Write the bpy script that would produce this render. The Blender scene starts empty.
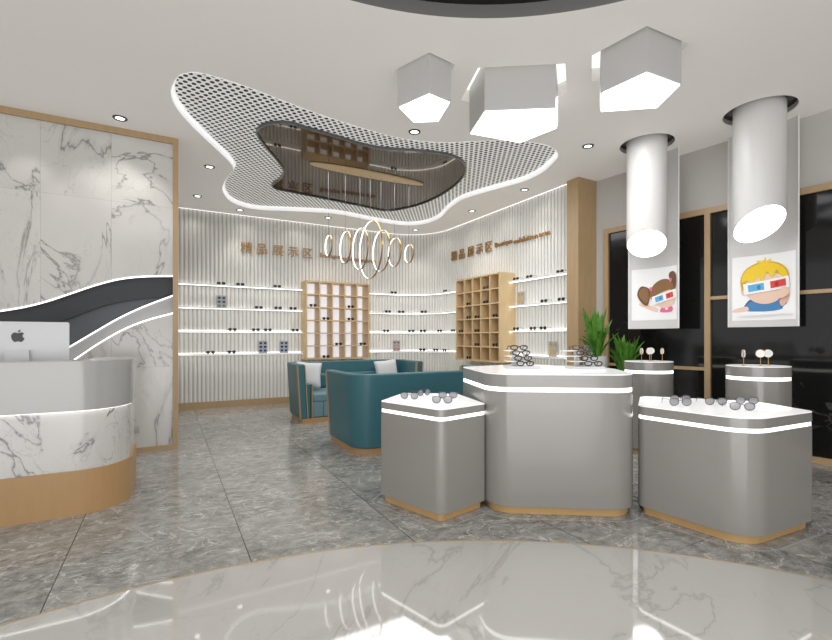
import bpy, bmesh, math, random
from mathutils import Vector, Matrix
from mathutils.geometry import tessellate_polygon
random.seed(7)
C = bpy.context.scene.collection
PI = math.pi
# ------------------------------------------------------------------ frame of the place
F = 453.0; CX = 416.0; HZ = 338.0; EYE = 1.30; CEIL = 3.65
GA = math.atan2(249.0, 453.0)               # the tile grid is turned by this angle
cg, sg = math.cos(GA), math.sin(GA)
def G(u, v): return (cg*u - sg*v, sg*u + cg*v)
def UV(x, y): return (cg*x + sg*y, -sg*x + cg*y)
def ceil_pt(px, py, z=CEIL):
    Y = F*(z-EYE)/(HZ-py); return ((px-CX)/F*Y, Y)
def on_v(px, v):                             # u where the sight line meets the line v=const
    r = (px-CX)/F; return (r*cg*v + sg*v)/(cg - r*sg)
def on_u(px, u):
    r = (px-CX)/F; return (cg*u - r*sg*u)/(sg + r*cg)

# ------------------------------------------------------------------ materials
def lin(c):
    return tuple(((x/255.0)/12.92 if x/255.0 <= .04045 else ((x/255.0+.055)/1.055)**2.4) for x in c) + (1.0,)
def mat(name, rgb, rough=.5, metal=0.0, spec=.5, coat=0.0, noise=0.0, nscale=20, emit=None, estr=0, trans=0, alpha=1, bump=0):
    m = bpy.data.materials.new(name); m.use_nodes = True
    nt = m.node_tree; b = nt.nodes['Principled BSDF']
    b.inputs['Base Color'].default_value = lin(rgb)
    b.inputs['Roughness'].default_value = rough
    b.inputs['Metallic'].default_value = metal
    b.inputs['Specular IOR Level'].default_value = spec
    b.inputs['Coat Weight'].default_value = coat
    b.inputs['Coat Roughness'].default_value = .06
    b.inputs['Transmission Weight'].default_value = trans
    b.inputs['Alpha'].default_value = alpha
    if emit:
        b.inputs['Emission Color'].default_value = lin(emit); b.inputs['Emission Strength'].default_value = estr
    if noise or bump:
        tc = nt.nodes.new('ShaderNodeTexCoord'); n = nt.nodes.new('ShaderNodeTexNoise')
        n.inputs['Scale'].default_value = nscale; n.inputs['Detail'].default_value = 4
        nt.links.new(tc.outputs['Object'], n.inputs['Vector'])
        if noise:
            mx = nt.nodes.new('ShaderNodeMix'); mx.data_type = 'RGBA'; mx.blend_type = 'MIX'
            c = lin(rgb); mx.inputs['A'].default_value = tuple(x*(1-noise) for x in c[:3])+(1,)
            mx.inputs['B'].default_value = tuple(min(1, x*(1+noise)) for x in c[:3])+(1,)
            nt.links.new(n.outputs['Fac'], mx.inputs['Factor']); nt.links.new(mx.outputs['Result'], b.inputs['Base Color'])
        if bump:
            bp = nt.nodes.new('ShaderNodeBump'); bp.inputs['Strength'].default_value = bump; bp.inputs['Distance'].default_value = .01
            nt.links.new(n.outputs['Fac'], bp.inputs['Height']); nt.links.new(bp.outputs['Normal'], b.inputs['Normal'])
    return m

def N(nt, t, **k):
    n = nt.nodes.new(t)
    for a, b in k.items(): setattr(n, a, b)
    return n
def math_node(nt, op, a, b=None):
    n = N(nt, 'ShaderNodeMath', operation=op)
    for i, s in enumerate((a, b)):
        if s is None: continue
        if isinstance(s, (int, float)): n.inputs[i].default_value = s
        else: nt.links.new(s, n.inputs[i])
    return n.outputs[0]
def vein(nt, vec, scale, width, distort, detail=6):
    n = N(nt, 'ShaderNodeTexNoise'); n.inputs['Scale'].default_value = scale; n.inputs['Detail'].default_value = detail
    n.inputs['Distortion'].default_value = distort; n.inputs['Roughness'].default_value = .55
    nt.links.new(vec, n.inputs['Vector'])
    d = math_node(nt, 'ABSOLUTE', math_node(nt, 'SUBTRACT', n.outputs['Fac'], .5))
    r = N(nt, 'ShaderNodeMapRange'); r.inputs['From Min'].default_value = 0; r.inputs['From Max'].default_value = width
    r.inputs['To Min'].default_value = 1; r.inputs['To Max'].default_value = 0
    nt.links.new(d, r.inputs['Value']); return r.outputs['Result']
def mask(nt, vec, scale, lo, hi):
    n = N(nt, 'ShaderNodeTexNoise'); n.inputs['Scale'].default_value = scale; n.inputs['Detail'].default_value = 2
    nt.links.new(vec, n.inputs['Vector'])
    r = N(nt, 'ShaderNodeMapRange'); r.inputs['From Min'].default_value = lo; r.inputs['From Max'].default_value = hi
    nt.links.new(n.outputs['Fac'], r.inputs['Value']); return r.outputs['Result']
def mixc(nt, f, a, b):
    mx = N(nt, 'ShaderNodeMix', data_type='RGBA')
    if isinstance(f, (int, float)): mx.inputs['Factor'].default_value = f
    else: nt.links.new(f, mx.inputs['Factor'])
    for k, s in (('A', a), ('B', b)):
        if isinstance(s, tuple): mx.inputs[k].default_value = s
        else: nt.links.new(s, mx.inputs[k])
    return mx.outputs['Result']
def tile_axes(nt, axes, size, off, jw):
    """per-tile random shift vector and joint mask; axes e.g. ('X','Y')"""
    tc = N(nt, 'ShaderNodeTexCoord'); sp = N(nt, 'ShaderNodeSeparateXYZ'); nt.links.new(tc.outputs['Object'], sp.inputs[0])
    cells = []; js = []
    for ax, s, o in zip(axes, size, off):
        t = math_node(nt, 'DIVIDE', math_node(nt, 'SUBTRACT', sp.outputs[ax], o), s)
        cells.append(math_node(nt, 'FLOOR', t))
        fr = math_node(nt, 'FRACT', t)
        e = math_node(nt, 'MINIMUM', fr, math_node(nt, 'SUBTRACT', 1.0, fr))
        js.append(math_node(nt, 'LESS_THAN', e, jw/s))
    cb = N(nt, 'ShaderNodeCombineXYZ'); nt.links.new(cells[0], cb.inputs[0]); nt.links.new(cells[1], cb.inputs[1])
    wn = N(nt, 'ShaderNodeTexWhiteNoise', noise_dimensions='3D'); nt.links.new(cb.outputs[0], wn.inputs['Vector'])
    vm = N(nt, 'ShaderNodeVectorMath', operation='SCALE'); vm.inputs['Scale'].default_value = 9; nt.links.new(wn.outputs['Color'], vm.inputs[0])
    ad = N(nt, 'ShaderNodeVectorMath', operation='ADD'); nt.links.new(tc.outputs['Object'], ad.inputs[0]); nt.links.new(vm.outputs[0], ad.inputs[1])
    return tc, ad.outputs[0], js, wn.outputs['Value']

def m_floor():
    m = bpy.data.materials.new('grey_marble_tiles'); m.use_nodes = True; nt = m.node_tree; b = nt.nodes['Principled BSDF']
    tc, vec, js, rnd = tile_axes(nt, ('X', 'Y'), (.955, .965), (.43, 2.63), .0028)
    mp = N(nt, 'ShaderNodeMapping'); mp.inputs['Rotation'].default_value = (0, 0, .35); mp.inputs['Scale'].default_value = (.9, 1.25, 1)
    nt.links.new(vec, mp.inputs['Vector']); vec = mp.outputs[0]
    cl = mask(nt, vec, 2.2, .35, .68)
    n = N(nt, 'ShaderNodeTexNoise'); n.inputs['Scale'].default_value = 11; n.inputs['Detail'].default_value = 12; n.inputs['Roughness'].default_value = .78; n.inputs['Distortion'].default_value = .25
    nt.links.new(vec, n.inputs['Vector'])
    r = N(nt, 'ShaderNodeMapRange'); r.inputs['From Min'].default_value = .34; r.inputs['From Max'].default_value = .68; nt.links.new(n.outputs['Fac'], r.inputs['Value'])
    c = mixc(nt, r.outputs['Result'], lin((86, 85, 82)), lin((182, 180, 174)))
    c = mixc(nt, math_node(nt, 'MULTIPLY', cl, .35), c, lin((176, 174, 168)))
    v1 = math_node(nt, 'MULTIPLY', vein(nt, vec, 3.2, .016, 1.8, 9), mask(nt, vec, 4, .38, .52))
    vx = vein(nt, vec, 6.5, .018, .9, 9); vx = math_node(nt, 'MULTIPLY', vx, mask(nt, vec, 2.3, .45, .6))
    c = mixc(nt, math_node(nt, 'MULTIPLY', vx, .4), c, lin((70, 69, 67)))
    c = mixc(nt, math_node(nt, 'MULTIPLY', v1, .95), c, lin((208, 205, 198)))
    v2 = math_node(nt, 'MULTIPLY', vein(nt, vec, 4.1, .012, 1.2, 7), mask(nt, vec, 3, .5, .62))
    c = mixc(nt, math_node(nt, 'MULTIPLY', v2, .6), c, lin((62, 62, 60)))
    c = mixc(nt, js[0], c, lin((44, 44, 42)))
    c = mixc(nt, math_node(nt, 'MULTIPLY', js[1], .55), c, lin((60, 60, 58)))
    nt.links.new(c, b.inputs['Base Color']); b.inputs['Roughness'].default_value = .13; b.inputs['Specular IOR Level'].default_value = .42
    return m
def m_marble(name, axes=None, size=None, off=None, rough=.12, base=(226, 225, 222), strong=1.0, sc=1.0, spec=.5, coat=0):
    m = bpy.data.materials.new(name); m.use_nodes = True; nt = m.node_tree; b = nt.nodes['Principled BSDF']
    if axes: tc, vec, js, rnd = tile_axes(nt, axes, size, off, .0018)
    else:
        tc = N(nt, 'ShaderNodeTexCoord'); vec = tc.outputs['Object']; js = None
    mp = N(nt, 'ShaderNodeMapping'); mp.inputs['Rotation'].default_value = (.3, .5, .5); mp.inputs['Scale'].default_value = (1.3*sc, 1.0*sc, .75*sc)
    nt.links.new(vec, mp.inputs['Vector']); vec = mp.outputs[0]
    soft = mask(nt, vec, .9, .35, .7)
    c = mixc(nt, math_node(nt, 'MULTIPLY', soft, .35), lin(base), lin(tuple(int(x*.9) for x in base)))
    mk = mask(nt, vec, .8, .42, .62)
    va = math_node(nt, 'MULTIPLY', vein(nt, vec, .75, .035, 1.4, 9), mk)
    vb = math_node(nt, 'MULTIPLY', vein(nt, vec, .75, .010, 1.4, 9), mask(nt, vec, .7, .38, .5))
    vc = math_node(nt, 'MULTIPLY', vein(nt, vec, 1.9, .007, 1.8, 8), mask(nt, vec, 1.1, .45, .6))
    c = mixc(nt, math_node(nt, 'MULTIPLY', va, .32*strong), c, lin((150, 148, 146)))
    c = mixc(nt, math_node(nt, 'MULTIPLY', vb, .75*strong), c, lin((120, 119, 118)))
    c = mixc(nt, math_node(nt, 'MULTIPLY', vc, .5*strong), c, lin((140, 136, 132)))
    if js:
        c = mixc(nt, math_node(nt, 'MULTIPLY', math_node(nt, 'MAXIMUM', js[0], js[1]), .5), c, lin((150, 148, 145)))
    nt.links.new(c, b.inputs['Base Color']); b.inputs['Roughness'].default_value = rough; b.inputs['Specular IOR Level'].default_value = spec; b.inputs['Coat Weight'].default_value = coat
    return m
def m_black_marble():
    m = bpy.data.materials.new('black_marble'); m.use_nodes = True; nt = m.node_tree; b = nt.nodes['Principled BSDF']
    tc = N(nt, 'ShaderNodeTexCoord'); vec = tc.outputs['Object']
    v = math_node(nt, 'MULTIPLY', vein(nt, vec, .9, .012, 1.2, 5), mask(nt, vec, .8, .5, .65))
    c = mixc(nt, math_node(nt, 'MULTIPLY', v, .5), lin((24, 24, 24)), lin((96, 96, 94)))
    nt.links.new(c, b.inputs['Base Color']); b.inputs['Roughness'].default_value = .08; b.inputs['Specular IOR Level'].default_value = .35
    return m
def m_wood(name, rgb, rough=.4, k=.12, spec=.5):
    m = bpy.data.materials.new(name); m.use_nodes = True; nt = m.node_tree; b = nt.nodes['Principled BSDF']
    tc = N(nt, 'ShaderNodeTexCoord'); mp = N(nt, 'ShaderNodeMapping'); mp.inputs['Scale'].default_value = (9, 9, 1.1)
    nt.links.new(tc.outputs['Object'], mp.inputs['Vector'])
    n = N(nt, 'ShaderNodeTexNoise'); n.inputs['Scale'].default_value = 3; n.inputs['Detail'].default_value = 8; n.inputs['Distortion'].default_value = .8
    nt.links.new(mp.outputs[0], n.inputs['Vector']); c0 = lin(rgb)
    c = mixc(nt, n.outputs['Fac'], tuple(x*(1-k*1.6) for x in c0[:3])+(1,), tuple(min(1, x*(1+k)) for x in c0[:3])+(1,))
    nt.links.new(c, b.inputs['Base Color']); b.inputs['Roughness'].default_value = rough; b.inputs['Specular IOR Level'].default_value = spec
    return m
def m_perf():
    m = bpy.data.materials.new('perforated_white_glow'); m.use_nodes = True; nt = m.node_tree; b = nt.nodes['Principled BSDF']
    tc = N(nt, 'ShaderNodeTexCoord'); sp = N(nt, 'ShaderNodeSeparateXYZ'); nt.links.new(tc.outputs['Object'], sp.inputs[0])
    px, py = .075, .056
    row = math_node(nt, 'DIVIDE', sp.outputs['Y'], py); rf = math_node(nt, 'FLOOR', row)
    odd = math_node(nt, 'MULTIPLY', math_node(nt, 'FLOORED_MODULO', rf, 2.0), .5)
    col = math_node(nt, 'ADD', math_node(nt, 'DIVIDE', sp.outputs['X'], px), odd)
    dx = math_node(nt, 'MULTIPLY', math_node(nt, 'SUBTRACT', math_node(nt, 'FRACT', col), .5), px)
    dy = math_node(nt, 'MULTIPLY', math_node(nt, 'SUBTRACT', math_node(nt, 'FRACT', row), .5), py)
    q = math_node(nt, 'SQRT', math_node(nt, 'ADD', math_node(nt, 'POWER', dx, 2.0), math_node(nt, 'POWER', dy, 2.0)))
    hole = math_node(nt, 'LESS_THAN', q, .0215)
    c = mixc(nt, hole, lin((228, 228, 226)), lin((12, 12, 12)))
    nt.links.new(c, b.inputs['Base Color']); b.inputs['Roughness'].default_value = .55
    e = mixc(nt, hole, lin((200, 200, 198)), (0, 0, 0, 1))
    nt.links.new(e, b.inputs['Emission Color']); b.inputs['Emission Strength'].default_value = .42  # white sheet brightened by its own glow, no lamp behind it
    return m
def emis(name, rgb, s):
    m = bpy.data.materials.new(name); m.use_nodes = True; nt = m.node_tree
    for n in list(nt.nodes):
        if n.type == 'BSDF_PRINCIPLED': nt.nodes.remove(n)
    e = N(nt, 'ShaderNodeEmission'); e.inputs['Color'].default_value = lin(rgb); e.inputs['Strength'].default_value = s
    nt.links.new(e.outputs[0], nt.nodes['Material Output'].inputs['Surface'])
    return m

M = dict(
    floor=m_floor(),
    inlay=m_marble('white_floor_marble', rough=.05, base=(190, 187, 182), strong=.42, sc=.8, spec=1.0, coat=.5),
    wallmarble=m_marble('white_wall_marble', ('X', 'Z'), (.621, 1.863), (-1.164, .967), rough=.16, base=(214, 212, 208), strong=1.15, sc=1.1),
    deskmarble=m_marble('white_desk_marble', rough=.14, base=(206, 204, 200), strong=1.5, sc=1.7),
    blackmarble=m_black_marble(),
    oak=m_wood('oak_veneer', (222, 194, 150), .42, .06),
    oak2=m_wood('oak_frame', (184, 156, 118), .4, .09),
    goldwood=m_wood('golden_oak_plinth', (196, 160, 108), .35, .06),
    deskwood=m_wood('brown_oak_plinth', (178, 142, 98), .38, .06),
    ceil=mat('ceiling_paint_glow', (212, 209, 204), .75, noise=.01, nscale=3, emit=(255, 250, 244), estr=.17),  # faint glow put into the paint to lift the dark ceiling
    wall=mat('wall_paint', (196, 193, 188), .7, noise=.01, nscale=3),
    slat=mat('slat_white', (234, 233, 229), .45, noise=.01),
    gap=mat('slat_gap_shade', (208, 204, 197), .7, noise=.01),  # darker tint paints shade into the gaps between slats
    card=mat('card_grey', (168, 172, 178), .4, noise=.02),
    white=mat('white_lacquer', (236, 236, 234), .25, noise=.005),
    housing=mat('lamp_housing', (186, 185, 183), .4, noise=.005),
    welllight=emis('well_light', (255, 254, 250), 1.2),
    whitetop=mat('white_top_glow', (246, 246, 246), .1, emit=(255, 255, 255), estr=.35, noise=.004),  # tabletops brightened by emission in the material, not lamps
    grey=mat('grey_lacquer', (143, 140, 135), .22, coat=.3, noise=.01, nscale=2),
    deskband=mat('white_desk_lacquer', (168, 167, 164), .2, coat=.2, noise=.01, nscale=2),
    dark=mat('slate_panel_shaded', (52, 54, 58), .5, noise=.03),  # niche grey darkened, underside shading put into the colour
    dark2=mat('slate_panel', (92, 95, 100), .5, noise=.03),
    lgrey=mat('light_grey_panel', (176, 177, 178), .5, noise=.01),
    teal=mat('teal_leather', (54, 104, 114), .42, coat=.08, noise=.05, nscale=40, bump=.05),
    tealseat=mat('teal_seat', (104, 136, 146), .5, noise=.06, nscale=60, bump=.05),
    gold=mat('brushed_gold', (188, 148, 90), .3, metal=.85, noise=.03),
    letter=mat('gold_letter', (176, 136, 82), .4, metal=.4, noise=.03),
    black=mat('black_plastic', (16, 16, 17), .3, noise=.05),
    steel=mat('steel', (120, 122, 124), .3, metal=.9, noise=.03),
    thinframe=mat('thin_dark_frame', (60, 58, 58), .3, metal=.5, noise=.02),
    lens=mat('smoked_lens', (140, 140, 146), .08, spec=.6, alpha=.85, noise=.02),
    clear=mat('clear_lens', (225, 228, 230), .05, alpha=.05, noise=.01),
    darklens=mat('dark_lens', (52, 54, 60), .15, noise=.03),
    mirror=mat('bronze_mirror', (78, 68, 56), .03, metal=.92, noise=.01),
    recess=mat('dark_glass', (20, 20, 21), .15, noise=.05),
    ringgrey=mat('recess_grey', (120, 119, 116), .5, noise=.02),
    rim=mat('lit_rim', (240, 240, 240), .4, emit=(255, 255, 255), estr=.42, noise=.004),
    led=emis('led', (255, 254, 250), 2.6),
    ledsoft=emis('led_soft', (255, 253, 248), 3.8),
    lamp=emis('lamp_face', (255, 255, 255), 4.2),
    down=emis('downlight_face', (255, 252, 245), 5),
    ringlight=emis('ring_light', (255, 252, 246), 3.2),
    cell=mat('white_cell_glow', (226, 229, 236), .4, emit=(240, 245, 255), estr=.6, noise=.004),  # white bookcase backing with brightness added as its own glow
    banner=mat('banner_grey', (218, 217, 215), .35, noise=.01),
    paper=mat('poster_paper', (252, 252, 252), .45, noise=.004),
    pot=mat('planter_grey', (206, 208, 204), .4, noise=.01),
    soil=mat('soil', (60, 46, 34), .9, noise=.3),
    leaf=mat('leaf_green', (84, 138, 44), .35, noise=.5, nscale=14),
    pillow=mat('pillow_white', (216, 216, 216), .85, noise=.06, nscale=50, bump=.25),
    alu=mat('aluminium_silver', (214, 215, 217), .28, noise=.01),
    acrylic=mat('clear_acrylic', (225, 228, 228), .1, alpha=.28, noise=.01),
)
# ------------------------------------------------------------------ mesh builder
class MB:
    def __init__(s): s.v = []; s.f = []; s.m = []; s.mi = 0
    def add(s, vs, fs):
        o = len(s.v); s.v += [tuple(p) for p in vs]
        for f in fs: s.f.append([o+i for i in f]); s.m.append(s.mi)
    def box(s, a, b):
        (x0, y0, z0), (x1, y1, z1) = a, b
        s.add([(x0,y0,z0),(x1,y0,z0),(x1,y1,z0),(x0,y1,z0),(x0,y0,z1),(x1,y0,z1),(x1,y1,z1),(x0,y1,z1)],
              [(0,3,2,1),(4,5,6,7),(0,1,5,4),(1,2,6,5),(2,3,7,6),(3,0,4,7)])
    def prism(s, pts, z0, z1, top=True, bot=True, pts1=None):
        n = len(pts); q = pts1 or pts
        s.add([(p[0], p[1], z0) for p in pts]+[(p[0], p[1], z1) for p in q], [(i, (i+1) % n, n+(i+1) % n, n+i) for i in range(n)])
        o = len(s.v)-2*n
        tr = tessellate_polygon([[Vector((p[0], p[1], 0)) for p in pts]])
        if top: s.f += [[o+n+i for i in t] for t in tr]; s.m += [s.mi]*len(tr)
        if bot: s.f += [[o+i for i in t] for t in tr]; s.m += [s.mi]*len(tr)
    def tube(s, pts, r, n=8, closed=False, caps=True):
        pts = [Vector(p) for p in pts]; k = len(pts); rs = r if isinstance(r, (list, tuple)) else [r]*k
        up = None; vs = []
        for i, p in enumerate(pts):
            if closed: t = (pts[(i+1) % k]-pts[i-1])
            else: t = pts[min(i+1, k-1)]-pts[max(i-1, 0)]
            t.normalize()
            if up is None:
                up = Vector((0, 0, 1)) if abs(t.z) < .9 else Vector((1, 0, 0))
            up = (up - t*up.dot(t)); up.normalize(); w = t.cross(up)
            for j in range(n):
                a = 2*PI*j/n; vs.append(p+up*math.cos(a)*rs[i]+w*math.sin(a)*rs[i])
        fs = []
        for i in range(k if closed else k-1):
            for j in range(n):
                a = i*n+j; b = i*n+(j+1) % n; i2 = (i+1) % k
                fs.append((a, b, i2*n+(j+1) % n, i2*n+j))
        if not closed and caps: fs += [tuple(range(n))[::-1], tuple(range((k-1)*n, k*n))]
        s.add(vs, fs)
    def lathe(s, prof, n=32, c=(0, 0), caps=True):
        vs = []; fs = []
        for r, z in prof:
            for j in range(n):
                a = 2*PI*j/n; vs.append((c[0]+r*math.cos(a), c[1]+r*math.sin(a), z))
        for i in range(len(prof)-1):
            for j in range(n): fs.append((i*n+j, i*n+(j+1) % n, (i+1)*n+(j+1) % n, (i+1)*n+j))
        if caps: fs += [tuple(range(n))[::-1], tuple(range((len(prof)-1)*n, len(prof)*n))]
        s.add(vs, fs)
    def xform(s, mtx, start=0):
        for i in range(start, len(s.v)): s.v[i] = tuple(mtx @ Vector(s.v[i]))
    def build(s, name, mats, parent=None, loc=(0, 0, 0), rotz=0, smooth=35, bevel=0, fix=True, rot=None):
        me = bpy.data.meshes.new(name); me.from_pydata(s.v, [], s.f); me.update()
        if not isinstance(mats, (list, tuple)): mats = [mats]
        for m in mats: me.materials.append(m)
        for i, p in enumerate(me.polygons): p.material_index = s.m[i]
        if fix:
            bm = bmesh.new(); bm.from_mesh(me); bmesh.ops.recalc_face_normals(bm, faces=bm.faces); bm.to_mesh(me); bm.free()
        if smooth:
            for p in me.polygons: p.use_smooth = True
            me.set_sharp_from_angle(angle=math.radians(smooth))
        o = bpy.data.objects.new(name, me); C.objects.link(o)
        o.location = loc; o.rotation_euler = rot or (0, 0, rotz)
        if parent: o.parent = parent
        if bevel:
            b = o.modifiers.new('bevel', 'BEVEL'); b.width = bevel; b.segments = 3; b.limit_method = 'ANGLE'; b.angle_limit = math.radians(40)
        return o
def tag(o, label, cat, group=None):
    o['label'] = label; o['category'] = cat
    if group: o['group'] = group
    return o
def thing(name, label, cat, loc=(0, 0, 0), rotz=0, group=None):
    o = bpy.data.objects.new(name, None); C.objects.link(o); o.empty_display_size = .1
    o.location = loc; o.rotation_euler = (0, 0, rotz); return tag(o, label, cat, group)
def struct(o): o['kind'] = 'structure'; return o
def dup(root, loc, rot, label):
    r = root.copy(); C.objects.link(r); r.location = loc; r.rotation_euler = rot; r['label'] = label
    for ch in list(root.children):
        c = ch.copy(); C.objects.link(c); c.parent = r
        for g in list(ch.children):
            d = g.copy(); C.objects.link(d); d.parent = c
    return r
def rpoly(pts, rad, seg=8):
    out = []; n = len(pts); rs = rad if isinstance(rad, (list, tuple)) else [rad]*n
    for i in range(n):
        p = Vector(pts[i][:2]); a = (Vector(pts[i-1][:2])-p).normalized(); b = (Vector(pts[(i+1) % n][:2])-p).normalized(); r = rs[i]
        if r <= 0: out.append(tuple(p)); continue
        half = math.acos(max(-1, min(1, a.dot(b))))/2; d = r/math.tan(half)
        c = p+(a+b).normalized()*(r/math.sin(half)); s = p+a*d; e = p+b*d
        a0 = math.atan2(s.y-c.y, s.x-c.x); a1 = math.atan2(e.y-c.y, e.x-c.x); da = (a1-a0+PI) % (2*PI)-PI
        for k in range(seg+1): t = a0+da*k/seg; out.append((c.x+r*math.cos(t), c.y+r*math.sin(t)))
    return out
def inset(pts, d):
    """move a closed outline inward by d (negative = outward)"""
    n = len(pts); P = [Vector(p[:2]) for p in pts]; A = sum(P[i].x*P[(i+1) % n].y-P[(i+1) % n].x*P[i].y for i in range(n)); sgn = 1 if A > 0 else -1
    out = []
    for i in range(n):
        t = P[(i+1) % n]-P[i-1]; t.normalize(); nrm = Vector((-t.y, t.x))*sgn; out.append(tuple(P[i]+nrm*d))
    return out
def smooth_closed(pts, sub=4):
    n = len(pts); out = []
    for i in range(n):
        p0, p1, p2, p3 = [Vector(pts[(i+k-1) % n]) for k in range(4)]
        for j in range(sub):
            t = j/sub
            out.append(tuple(.5*((2*p1)+(-p0+p2)*t+(2*p0-5*p1+4*p2-p3)*t*t+(-p0+3*p1-3*p2+p3)*t**3)))
    return out
def circle(c, r, n=48): return [(c[0]+r*math.cos(2*PI*i/n), c[1]+r*math.sin(2*PI*i/n)) for i in range(n)]

# ================================================================== the setting
# floor, turned so its own axes follow the tile grid
b = MB(); b.prism([(-8, -6), (11, -6), (11, 13), (-8, 13)], -.06, 0); struct(b.build('floor', M['floor'], rotz=GA, smooth=0))
IC = (.44, -.63); IR = 3.53
b = MB(); b.prism(circle(IC, IR, 160), .0005, .003); fi = struct(b.build('trim_1', M['inlay'], smooth=0)); fi['label'] = 'polished white marble disc set in the floor'
b = MB(); o1 = circle(IC, IR, 160); o2 = circle(IC, IR+.008, 160)
for i in range(160):
    j = (i+1) % 160; b.add([(*o1[i], .004), (*o1[j], .004), (*o2[j], .004), (*o2[i], .004)], [(0, 1, 2, 3)])
struct(b.build('trim_2', M['goldwood'], smooth=0))

# ceiling with its cut-outs
blob_px = [(178.7,76),(188,73),(197.5,72.5),(220,78),(250,88),(280,99.5),(310,111),(335,119.5),(360,127.5),(385,134.5),(410.5,140),(443,142.5),(481,141),(511.5,140.5),(542,144),(554,149),(558,155),
 (554.4,161),(541.8,172.4),(524,181),(501,187.5),(478.7,193.8),(461,200),(448.4,209),(440,217.5),(425,223.5),(404,225),(373,220.5),(335,213.5),(290,210.8),(260,209.5),(242,206),(229,200),(222.5,190),(225.5,180),(233,170),(230,162.5),(217.5,150),(202.5,136),(187.5,121),(175,105),(171,90)]
blob = smooth_closed([ceil_pt(*p) for p in blob_px], 4)
mir_px = [(257.5,131),(262.5,126),(272.5,123),(290,123),(310,129),(335,136),(360,143.7),(385,148.4),(423,151),(448.4,154.7),(462,161),(465,170),(458.5,181),(443,193),(423,202.7),(403,208),(385,210),(360,205),(335,200),(310,195),(290,191),(276,188),(273,184),(281,178),(284.5,170),(278,160),(267.5,147.5),(260,137.5)]
ZP = CEIL+.075; ZM = CEIL+.05
mir = smooth_closed([ceil_pt(p[0], p[1], ZM) for p in mir_px], 4)
LZ = 3.32
lamp_poly = [
    [(-.158,3.966),(.107,3.742),(.30,3.885),(.215,4.228),(-.028,4.246)],
    [(.61,4.03),(1.226,3.98),(1.363,4.357),(1.077,4.69),(.529,4.48)],
    [(1.525,3.735),(1.753,3.437),(2.115,3.608),(2.119,3.978),(1.645,4.05)]]
def scaled(p, k):
    cx = sum(a for a, _ in p)/len(p); cy = sum(a for _, a in p)/len(p); return [(cx+(a-cx)*k, cy+(c-cy)*k) for a, c in p]
lamp_hole = [[(a, c+d) for a, c in scaled(p, k)] for p, k, d in zip(lamp_poly, (1.16, 1.2, 1.2), (.03, -.035, .04))]
RC = (.5, .68); RR = 2.65
rec = circle(RC, RR, 120)
cyl = [((2.80, 5.50), .222, .30), ((3.56, 4.70), .226, .315)]
holes = [blob, rec]+lamp_hole+[circle(c, h, 48) for c, r, h in cyl]
outer = [(-7, -5), (9, -5), (9, 13), (-7, 13)]
tri = tessellate_polygon([[Vector((*p, 0)) for p in outer]]+[[Vector((*p, 0)) for p in h] for h in holes])
allp = outer+[p for h in holes for p in h]
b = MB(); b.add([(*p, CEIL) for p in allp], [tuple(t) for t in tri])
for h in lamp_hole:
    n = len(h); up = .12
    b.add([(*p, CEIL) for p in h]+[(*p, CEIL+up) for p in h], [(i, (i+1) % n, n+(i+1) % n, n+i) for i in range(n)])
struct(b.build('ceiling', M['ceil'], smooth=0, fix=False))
# round recess above the marble disc
b = MB(); n = len(rec); b.add([(*p, CEIL) for p in rec]+[(*p, CEIL+.10) for p in rec], [(i, (i+1) % n, n+(i+1) % n, n+i) for i in range(n)])
cr = struct(b.build('trim_3', M['ringgrey'], smooth=0, fix=False))
b = MB(); b.prism(circle(RC, RR, 120), CEIL+.10, CEIL+.12); struct(b.build('trim_4', M['recess'], smooth=0))
# the free-form recess: lit rim, perforated panel, bronze mirror
b = MB(); n = len(blob)
b.add([(*p, CEIL-.004) for p in blob]+[(*p, ZP+.02) for p in inset(blob, .0)], [(i, (i+1) % n, n+(i+1) % n, n+i) for i in range(n)])
bi = inset(blob, .035)
b.add([(*p, ZP-.012) for p in blob]+[(*p, ZP-.012) for p in bi], [(i, (i+1) % n, n+(i+1) % n, n+i) for i in range(n)])
struct(b.build('trim_5', M['rim'], smooth=0, fix=False))
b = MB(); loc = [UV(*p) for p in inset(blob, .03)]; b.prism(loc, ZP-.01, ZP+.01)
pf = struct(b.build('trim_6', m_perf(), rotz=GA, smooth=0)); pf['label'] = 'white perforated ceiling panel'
b = MB(); b.prism(mir, ZM, ZM+.004); mm = struct(b.build('trim_7', M['mirror'], smooth=0)); mm['label'] = 'bronze mirror in the middle of the perforated panel'
b = MB(); mo = inset(mir, -.018); n = len(mir)
for i in range(n):
    j = (i+1) % n; z = ZM-.02
    b.add([(*mir[i], z), (*mir[j], z), (*mo[j], z), (*mo[i], z), (*mir[i], ZM+.006), (*mir[j], ZM+.006), (*mo[j], ZM+.016), (*mo[i], ZM+.016)], [(0, 1, 2, 3), (0, 4, 5, 1), (3, 2, 6, 7)])
struct(b.build('trim_8', M['steel'], smooth=0))
for k, h in enumerate(lamp_hole):
    b = MB(); b.prism(h, CEIL+.12, CEIL+.125); struct(b.build('trim_%d' % (9+k), M['welllight'], smooth=0))
for k, (c, r, hh) in enumerate(cyl):
    b = MB(); b.prism(circle(c, hh), CEIL+.05, CEIL+.06); h = circle(c, hh); n = len(h); b.mi = 1
    b.add([(*p, CEIL-.001) for p in h]+[(*p, CEIL+.05) for p in h], [(i, (i+1) % n, n+(i+1) % n, n+i) for i in range(n)]); struct(b.build('trim_%d' % (12+k), [M['recess'], M['wall']], smooth=0, fix=False))

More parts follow.
